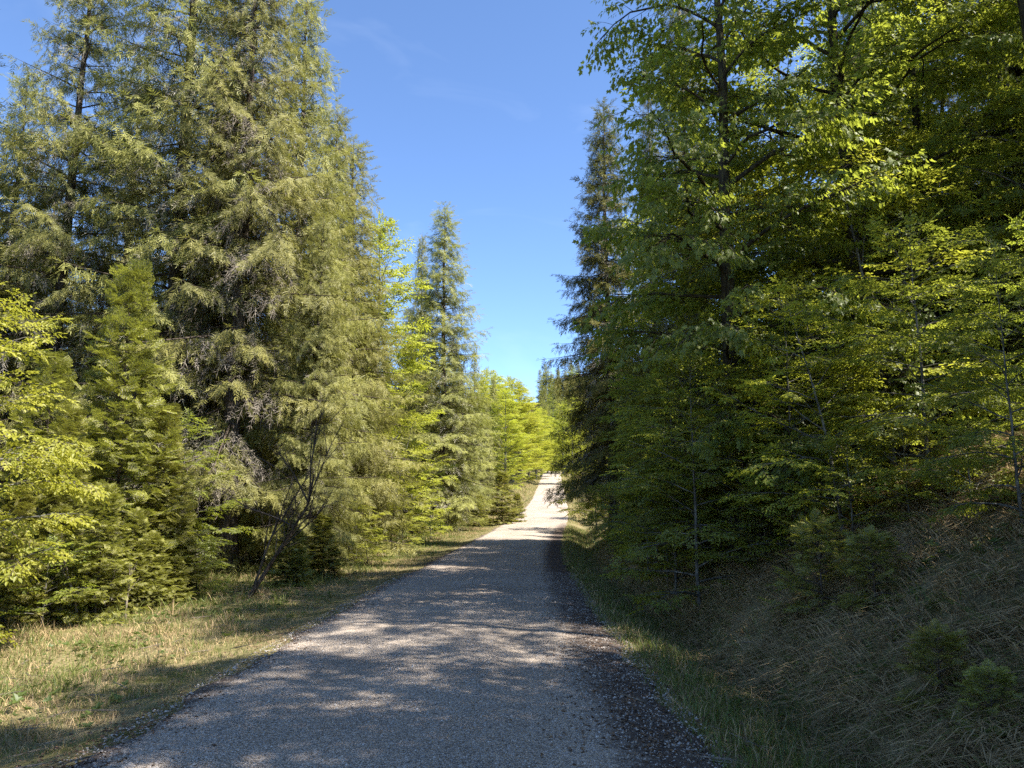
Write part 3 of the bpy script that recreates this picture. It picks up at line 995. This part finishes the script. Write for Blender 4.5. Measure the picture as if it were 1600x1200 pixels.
# trees beside and behind the camera that throw shade on the near road
for i, (x, y, k_, h) in enumerate(((8.4, 4.8, 'bsap1', 8), (7.2, 7.4, 'highbeech', 13), (7.2, 3.4, 'maple', 14), (7.6, .6, 'beech3', 15), (6.9, -1.8, 'beech2', 15), (7.4, -4.4, 'maple', 15),
                                 (10.5, -3, 'beech3', 14), (10.8, 2.4, 'beech3', 13), (8, -9, 'beech3', 13))):
    s_ = CAT[SPECIES[k_]]
    tree(k_, x, y, h, s_ + ' high on the bank whose crown shades the near road', group=s_ + ' trees shading the near road')
# low plants on the bank
SB = 'spruce saplings on the bank'
for px, py, Y, h, lab in ((1130, 940, 13.5, 1.5, 'light green spruce sapling in the ditch hollow near the dead twigs'), (1200, 950, 12, 1.3, 'spruce sapling with yellow tips below the sunlit beech'), (1290, 1030, 9.0, 1.1, 'shaded spruce sapling in the middle of the bank grass'),
                          (1375, 1040, 8.2, .8, 'small spruce sapling beside a pale tuft of bank grass'), (1480, 1190, 5.8, .6, 'low dark spruce sapling among dry grass near the ditch'), (1560, 1215, 5.2, .45, 'smallest bright spruce sapling poking out of the dry bank grass'),
                          (1060, 900, 18, 2.2, 'broad spruce sapling at the foot of the shaded beeches'), (985, 880, 22, 2.0, 'spruce sapling at the ditch grass under the free dark spruce')):
    x = at(px, py, Y)[0]
    tree('sapling' if h < 1.6 else 'young2', float(x), Y, h, lab, group=SB)
for px, Y, h, lab in ((1010, 17.5, 2.2, 'leafy shrub in deep shade at the inner side of the ditch'), (1090, 14.5, 2.4, 'leafy shrub under the shaded young beeches'), (1240, 11.2, 1.7, 'leafy shrub below the sunlit leaf layers'), (1420, 9.6, 1.3, 'leafy shrub at the top edge of the dry bank grass'), (960, 26, 2.3, 'leafy shrub beside the ditch under the free spruce'), (1170, 12.4, 2.0, 'leafy shrub hanging over the ditch between the two taller spruce saplings'), (1330, 10.0, 1.5, 'leafy shrub at the foot of the pale crooked stem'), (1520, 8.6, 1.2, 'leafy shrub under the large hanging leaves'), (1040, 15.5, 1.8, 'leafy shrub pressed against the lowest beech layers by the ditch')):
    x = at(px, 800, Y)[0]
    tree('shrub', float(x), Y, h, lab, group='shrubs on the bank')
# far wooded hill
r4 = random.Random(12)
for i in range(170):
    y = r4.uniform(235, 470)
    x = y * (r4.uniform(842, 1010) - 800) / 1200
    k_ = r4.choice(['far', 'far', 'far', 'beech2'])
    s_ = CAT[SPECIES[k_]]
    tree(k_, x, y, r4.uniform(14, 24), 'far ' + s_ + ' on the wooded hill beyond the end of the road', group=s_ + ' trees on the far hill')
# wood on both sides of the far road
for i in range(34):
    y = r4.uniform(75, 240)
    sd_ = -1 if i % 2 else 1
    x = float(cx(np.array([y]))[0] + sd_ * (r4.uniform(9, 30) if sd_ < 0 else r4.uniform(17, 34)))
    k_ = r4.choice(['far', 'beech1', 'dense2', 'beech2'])
    s_ = CAT[SPECIES[k_]]
    tree(k_, x, y, r4.uniform(11, 17) if sd_ < 0 else r4.uniform(8, 12), s_ + ' in the wood along the far stretch of road', group=s_ + ' trees along the far road')


# ------------------------------------------------------------------ bare shrub and dead stems
def bare(seed, H, r0, lean, nb, mat, spread=.5, fine=True):
    rg = np.random.default_rng(seed)
    W, F = Geo(), Geo()

    def grow(p, d, L, r, lev, G):
        n = 6
        pts = [p]
        for i in range(n - 1):
            d = nrm((d + rg.normal(0, .09, 3) + np.array([0, 0, .03]))[None])[0]
            p = p + d * L / (n - 1)
            pts.append(p)
        tube(G, pts, r * np.linspace(1, .35, n), 6 if lev == 0 else 4, 0)
        if lev < (3 if fine else 2):
            m = nb if lev == 0 else (5 if lev == 1 else 3)
            for j in range(m):
                s = rg.uniform(.3, 1)
                q = pts[int(s * (n - 1))]
                dd = nrm((d + rg.normal(0, spread, 3) + np.array([0, 0, .15]))[None])[0]
                grow(q, dd, L * rg.uniform(.35, .62), r * .45, lev + 1, F if lev >= 0 else W)
    grow(np.zeros(3), nrm(np.array([lean])[0:1].astype(float))[0], H, r0, 0, W)
    if not F.v:
        return W.mesh('stem', [mat], True), None
    return W.mesh('stem', [mat], True), F.mesh('branches', [mat], True)


def bare_thing(name, cat, label, px, py, Y, meshes, rot=0, s=1.0, group=None):
    x = float(at(px, py, Y)[0])
    e = bpy.data.objects.new(name, None)
    C.objects.link(e)
    e.location = (x, Y, gz(x, Y) - .04)
    e.rotation_euler = (0, 0, rot)
    e.scale = (s, s, s)
    e['label'], e['category'] = label, cat
    if group:
        e['group'] = group
    for n_, m_ in (('stem', meshes[0]), ('branches', meshes[1])):
        if m_ is None:
            continue
        o = bpy.data.objects.new(n_, m_)
        C.objects.link(o)
        o.parent = e


b1 = bare(301, 2.6, .045, (.5, .1, 1), 9, M_TWG, .45)
bare_thing('bare_shrub', 'shrub', 'leafless dark shrub leaning over the grass with thin forked branches', 388, 915, 15.2, b1, 0, 1.05)
bare_thing('bare_shrub', 'shrub', 'second leafless stem rising from the same foot, more upright', 392, 912, 16.0, bare(302, 2.0, .03, (.25, .2, 1), 7, M_TWG, .4))
s1, s2 = bare(303, 1.2, .022, (-.15, 0, 1), 2, M_STK, .35, False), bare(304, .9, .018, (.2, 0, 1), 3, M_STK, .5, False)
for px, py, Y, m, rot, lab in ((126, 965, 11.8, s1, 0, 'pale dead stem standing in the grass before the low young spruces'), (165, 930, 12.4, s2, 1, 'short broken pale stem behind the standing dead one'), (198, 940, 12.2, s2, 2.4, 'pale twiggy stem leaning among yellow grass and young spruces'),
                               (525, 885, 20.0, s1, .3, 'pale bent stem beside the pale green young spruce')):
    bare_thing('dead_sapling', 'dead sapling', lab, px, py, Y, m, rot, 1.25 if px == 525 else 1.0, 'dead stems at the grass edge')
bare_thing('dead_branch', 'branch', 'dead twiggy spruce branch caught in the bank saplings', 1140, 960, 13.0, bare(305, .7, .012, (.2, -.3, 1), 6, M_STK, .8, False))


# ------------------------------------------------------------------ grass, litter, stones
def blades(G, x, y, h, w, lean, az, tint, mat, segs=2, curl=1.0, z=None):
    n = len(x)
    z = ground(x, y) - .01 if z is None else z
    base = np.column_stack([x, y, z])
    d = np.column_stack([np.cos(az), np.sin(az), np.zeros(n)])
    rg = np.random.default_rng(n)
    sa = rg.uniform(0, 6.28, n)
    s = np.column_stack([np.cos(sa), np.sin(sa), np.zeros(n)])
    cols = []
    for i in range(segs + 1):
        t = i / segs
        p = base + np.array([0, 0, 1]) * (h * np.sin(np.minimum(1.57, 1.57 - lean * t * .9)) * t * (1 - .25 * lean * t * curl))[:, None] + d * (h * lean * t ** 1.6 * .8)[:, None]
        cols.append(p)
    V, idx = [], []
    for i in range(segs):
        ww = w * (1 - .55 * i / segs) / 2
        V += [cols[i] - s * ww[:, None], cols[i] + s * ww[:, None]]
    V.append(cols[-1])
    V = np.stack(V, 1)
    m = V.shape[1]
    off = (np.arange(n) * m)[:, None]
    tt = np.repeat(tint, m)
    G.v.append(V.reshape(-1, 3))
    G.t.append(tt)
    for i in range(segs - 1):
        G.p.append((off + np.array([[2 * i, 2 * i + 1, 2 * i + 3, 2 * i + 2]]) + G.n, np.full(n, mat)))
    G.p.append((off + np.array([[2 * segs - 2, 2 * segs - 1, 2 * segs]]) + G.n, np.full(n, mat)))
    G.n += n * m


def stuff(name, G, mats):
    o = bpy.data.objects.new(name, G.mesh(name, mats))
    o['kind'] = 'stuff'
    C.objects.link(o)


def verge_grass():
    rg = np.random.default_rng(41)
    G = Geo()
    n = 330000
    y = 3.2 + 60 * rg.uniform(0, 1, n) ** 2.0
    l = 1.85 + rg.uniform(0, 6.2, n)
    x = cx(y) - l
    green = wav(x, y, .9, 51) + .7 * wav(x, y, 2.6, 52)
    clump = wav(x, y, 5.0, 53) + wav(x, y, 11, 54)
    edge = sstep(1.85, 2.7, l)
    keep = rg.uniform(size=n) < (.25 + .75 * edge) * (.45 + .35 * np.clip(clump + .6, 0, 1.5)) * np.where(l < 2.5, .45, 1)
    x, y, l, green, clump = x[keep], y[keep], l[keep], green[keep], clump[keep]
    n = len(x)
    isg = rg.uniform(size=n) < np.clip(.36 + .42 * green + .2 * sstep(14, 28, y) + .25 * sstep(4.6, 6.4, l), .08, .95)
    h = np.where(isg, rg.uniform(.05, .17, n), rg.uniform(.06, .2, n)) * (.75 + .35 * clump) * (.45 + .55 * sstep(1.9, 3.2, l)) * (1 + .9 * sstep(5.4, 7.2, l))
    far = 1 + y / 22
    lean = np.where(isg, rg.uniform(.15, .8, n), rg.uniform(.5, 1.5, n))
    w = rg.uniform(.0035, .007, n) * far
    az = rg.uniform(0, 6.28, n)
    tint = np.clip(rg.normal(.5, .25, n), 0, 1)
    for mt, m in ((0, isg), (1, ~isg)):
        blades(G, x[m], y[m], np.maximum(h[m], .03), w[m], lean[m], az[m], tint[m], mt)
    # taller tussocks towards the wood
    nt_ = 900
    yc = 5 + 40 * rg.uniform(0, 1, nt_) ** 1.6
    lc = 3.2 + 4.6 * rg.uniform(0, 1, nt_) ** .6
    k = 34
    n = nt_ * k
    rad = np.repeat(rg.uniform(.05, .2, nt_), k)
    Y = np.repeat(yc, k) + rg.normal(0, 1, n) * rad
    X = cx(np.repeat(yc, k)) - np.repeat(lc, k) + rg.normal(0, 1, n) * rad
    hh = rg.uniform(.1, .36, n) * np.repeat(rg.uniform(.6, 1.2, nt_), k)
    isg = np.repeat(rg.uniform(size=nt_) < .72, k)
    for mt, m in ((0, isg), (1, ~isg)):
        blades(G, X[m], Y[m], hh[m], rg.uniform(.005, .009, m.sum()) * (1 + Y[m] / 25), rg.uniform(.2, 1.2, m.sum()), rg.uniform(0, 6.28, m.sum()), np.clip(rg.normal(.6, .25, m.sum()), 0, 1), mt, 3)
    stuff('verge_grass', G, [M_GRS, M_DRY])


def bank_grass():
    rg = np.random.default_rng(42)
    G = Geo()
    # green tussocks on the rim of the road and in the ditch
    n = 90000
    y = 3.0 + 45 * rg.uniform(0, 1, n) ** 1.9
    u = rg.normal(2.65, .42, n)
    keep = (u > 1.95) & (rg.uniform(size=n) < .55 + .5 * wav(u, y, 3.5, 61))
    y, u = y[keep], u[keep]
    n = len(y)
    x = cx(y) + u
    isg = rg.uniform(size=n) < .72
    for mt, m in ((0, isg), (1, ~isg)):
        k = m.sum()
        blades(G, x[m], y[m], rg.uniform(.08, .26, k) * (.6 + .4 * sstep(2.0, 2.5, u[m])), rg.uniform(.004, .008, k) * (1 + y[m] / 22), rg.uniform(.2, 1.1, k), rg.uniform(0, 6.28, k), np.clip(rg.normal(.3 if mt == 0 else .5, .25, k), 0, 1), mt)
    # dry tufts hanging down the bank
    nt_ = 7800
    y = 2.6 + 26 * rg.uniform(0, 1, nt_) ** 1.35
    u = 2.9 + 6.0 * rg.uniform(0, 1, nt_) ** .85
    keep = rg.uniform(size=nt_) < np.where(y > 12, .55, 1) * (.75 + .5 * wav(u, y, 1.3, 62))
    y, u = y[keep], u[keep]
    k = 26
    n = len(y) * k
    Y = np.repeat(y, k) + rg.normal(0, .06, n)
    U = np.repeat(u, k) + rg.normal(0, .07, n)
    X = cx(Y) + U
    base = np.repeat(rg.uniform(.15, .75, len(y)), k)
    down = math.pi + rg.normal(0, .38, n) + np.repeat(rg.normal(0, .6, len(y)), k)
    hh = rg.uniform(.12, .38, n) * np.repeat(rg.uniform(.7, 1.2, len(y)), k)
    lean = rg.uniform(.9, 1.8, n)
    isg = rg.uniform(size=n) < .16
    for mt, m in ((0, isg), (1, ~isg)):
        blades(G, X[m], Y[m], hh[m], rg.uniform(.007, .014, m.sum()) * (1 + Y[m] / 30), lean[m], down[m], np.clip(base[m] + rg.normal(0, .15, m.sum()), 0, 1), mt, 3)
    stuff('bank_grass', G, [M_GRS, M_DRY])


def slope_grass():
    rg = np.random.default_rng(43)
    G = Geo()
    n = 60000
    y = rg.uniform(52, 205, n)
    sd_ = rg.uniform(size=n) < .75
    u = np.where(sd_, -rg.uniform(1.9, 15, n), rg.uniform(1.9, 6, n))
    x = cx(y) + u
    isg = rg.uniform(size=n) < .5
    h = rg.uniform(.15, .5, n) * sstep(1.8, 3.5, np.abs(u)) + .08
    for mt, m in ((0, isg), (1, ~isg)):
        blades(G, x[m], y[m], h[m], rg.uniform(.02, .05, m.sum()), rg.uniform(.2, 1.2, m.sum()), rg.uniform(0, 6.28, m.sum()), np.clip(rg.normal(.7, .2, m.sum()), 0, 1), mt)
    stuff('slope_grass', G, [M_GRS, M_DRY])


def litter():
    rg = np.random.default_rng(44)
    G = Geo()
    T = Tpl()
    leaf(T, [-.5, 0, 0], [1, 0, .05], [0, 0, 1], 1.0, .6, .14)
    T.done()
    n = 30000
    y = 2.5 + 32 * rg.uniform(0, 1, n) ** 1.8
    right = rg.uniform(size=n) < .72
    u = np.where(right, rg.normal(1.75, .38, n), -rg.normal(2.05, .22, n))
    more = rg.uniform(size=n) < .4
    u = np.where(more & right, rg.uniform(2.2, 7.5, n), u)
    kp = (rg.uniform(size=n) < np.clip(.45 + .8 * wav(u, y, 2.6, 81) + .4 * wav(u, y, 7, 82), .08, 1)) | (u > 2.2)
    y, u = y[kp], u[kp]
    n = len(y)
    x = cx(y) + u
    road_z = zr(y) + .012 + .05 * (1 - (u / 2.05) ** 2)
    z = np.where(np.abs(u) < 2.0, np.maximum(road_z, ground(x, y) + .006), ground(x, y) + .02 + .05 * (np.abs(u) > 2.3) * rg.uniform(0, 1, n))
    a = rg.uniform(0, 6.28, n)
    d = np.column_stack([np.cos(a), np.sin(a), rg.normal(0, .15, n)])
    nn = np.column_stack([rg.normal(0, .35, (n, 2)), np.ones(n)])
    stamp(G, T, np.column_stack([x, y, z]), frames(d, nn), rg.uniform(.014, .042, n), rg.uniform(0, 1, n))
    # fallen twigs among the leaves
    TW = Tpl()
    kite(TW, [-.5, 0, 0], [1, .08, .03], 1, .03, [0, 0, 1], 1, 0, .3)
    kite(TW, [-.5, 0, 0], [1, .08, .03], 1, .03, [0, 1, .1], 1, 0, .3)
    kite(TW, [0, .04, .01], [.8, .5, .1], .4, .025, [0, 0, 1], 1, 0, .3)
    TW.done()
    n = 1500
    y = 2.8 + 26 * rg.uniform(0, 1, n) ** 1.6
    u = np.where(rg.uniform(size=n) < .7, rg.uniform(1.7, 8, n), -rg.uniform(1.9, 7.5, n))
    x = cx(y) + u
    a = rg.uniform(0, 6.28, n)
    gx = (ground(x + .2 * np.cos(a), y + .2 * np.sin(a)) - ground(x, y)) / .2
    stamp(G, TW, np.column_stack([x, y, ground(x, y) + rg.uniform(.02, .07, n)]), frames(np.column_stack([np.cos(a), np.sin(a), gx]), np.tile([0, 0, 1.0], (n, 1))), rg.uniform(.12, .5, n), rg.uniform(0, 1, n))
    stuff('leaf_litter', G, [M_LIT, M_STK])


def stones():
    rg = np.random.default_rng(45)
    G = Geo()
    T = Tpl()
    V = np.array([[1, 0, 0], [0, 1, 0], [-1, .1, 0], [.1, -1, 0], [.1, .1, .7], [0, 0, -.5], ], float) * .5
    T.add(V, [[0, 1, 4], [1, 2, 4], [2, 3, 4], [3, 0, 4], [1, 0, 5], [2, 1, 5], [3, 2, 5], [0, 3, 5]])
    T.done()
    n = 52000
    y = 2.6 + 17 * rg.uniform(0, 1, n) ** 1.7
    u = rg.uniform(-2.15, 2.15, n)
    k = rg.uniform(size=n) < np.where(np.abs(np.abs(u) - .85) < .3, .35, 1)
    y, u = y[k], u[k]
    n = len(y)
    x = cx(y) + u
    z = np.maximum(zr(y) + .012 + .05 * (1 - (u / 2.05) ** 2) - .018 * np.exp(-((np.abs(u) - .85) / .28) ** 2), ground(x, y))
    R = frames(rg.normal(0, 1, (n, 3)) * np.array([1, 1, .25]), np.column_stack([rg.normal(0, .3, (n, 2)), np.ones(n)]))
    stamp(G, T, np.column_stack([x, y, z]), R, rg.gamma(3.0, .0034, n) + .005, np.clip(rg.normal(.5, .22, n), 0, 1))
    stuff('loose_gravel', G, [M_STONE])


def ground_cover():
    rg = np.random.default_rng(46)
    G = Geo()
    tp = []
    for q in range(3):
        T = Tpl()
        r = random.Random(q)
        for k in range(6):
            a = k * 1.05 + r.uniform(-.3, .3)
            leaf(T, [0, 0, .1 * r.random()], [math.cos(a), math.sin(a), r.uniform(.1, .8)], [r.uniform(-.2, .2), r.uniform(-.2, .2), 1], r.uniform(.6, 1.1), .6, .1, 0, r.uniform(-.2, .2))
        tp.append(T.done())
    n = 9000
    y = 3 + 34 * rg.uniform(0, 1, n) ** 1.6
    right = rg.uniform(size=n) < .6
    u = np.where(right, 2.3 + 6 * rg.uniform(0, 1, n), -(2.5 + 5.3 * rg.uniform(0, 1, n) ** .7))
    x = cx(y) + u
    k = wav(x, y, 1.7, 71) + .6 * wav(x, y, 5, 72) > .12
    x, y = x[k], y[k]
    n = len(x)
    a = rg.uniform(0, 6.28, n)
    scatter(G, tp, np.column_stack([x, y, ground(x, y) + rg.uniform(.0, .10, n)]), np.column_stack([np.cos(a), np.sin(a), rg.normal(0, .2, n)]), np.column_stack([rg.normal(0, .25, (n, 2)), np.ones(n)]), rg.uniform(.03, .085, n), rg.uniform(.1, .8, n), rg)
    stuff('ground_cover', G, [M_WEED])


ground_cover()
verge_grass()
bank_grass()
slope_grass()
litter()
stones()
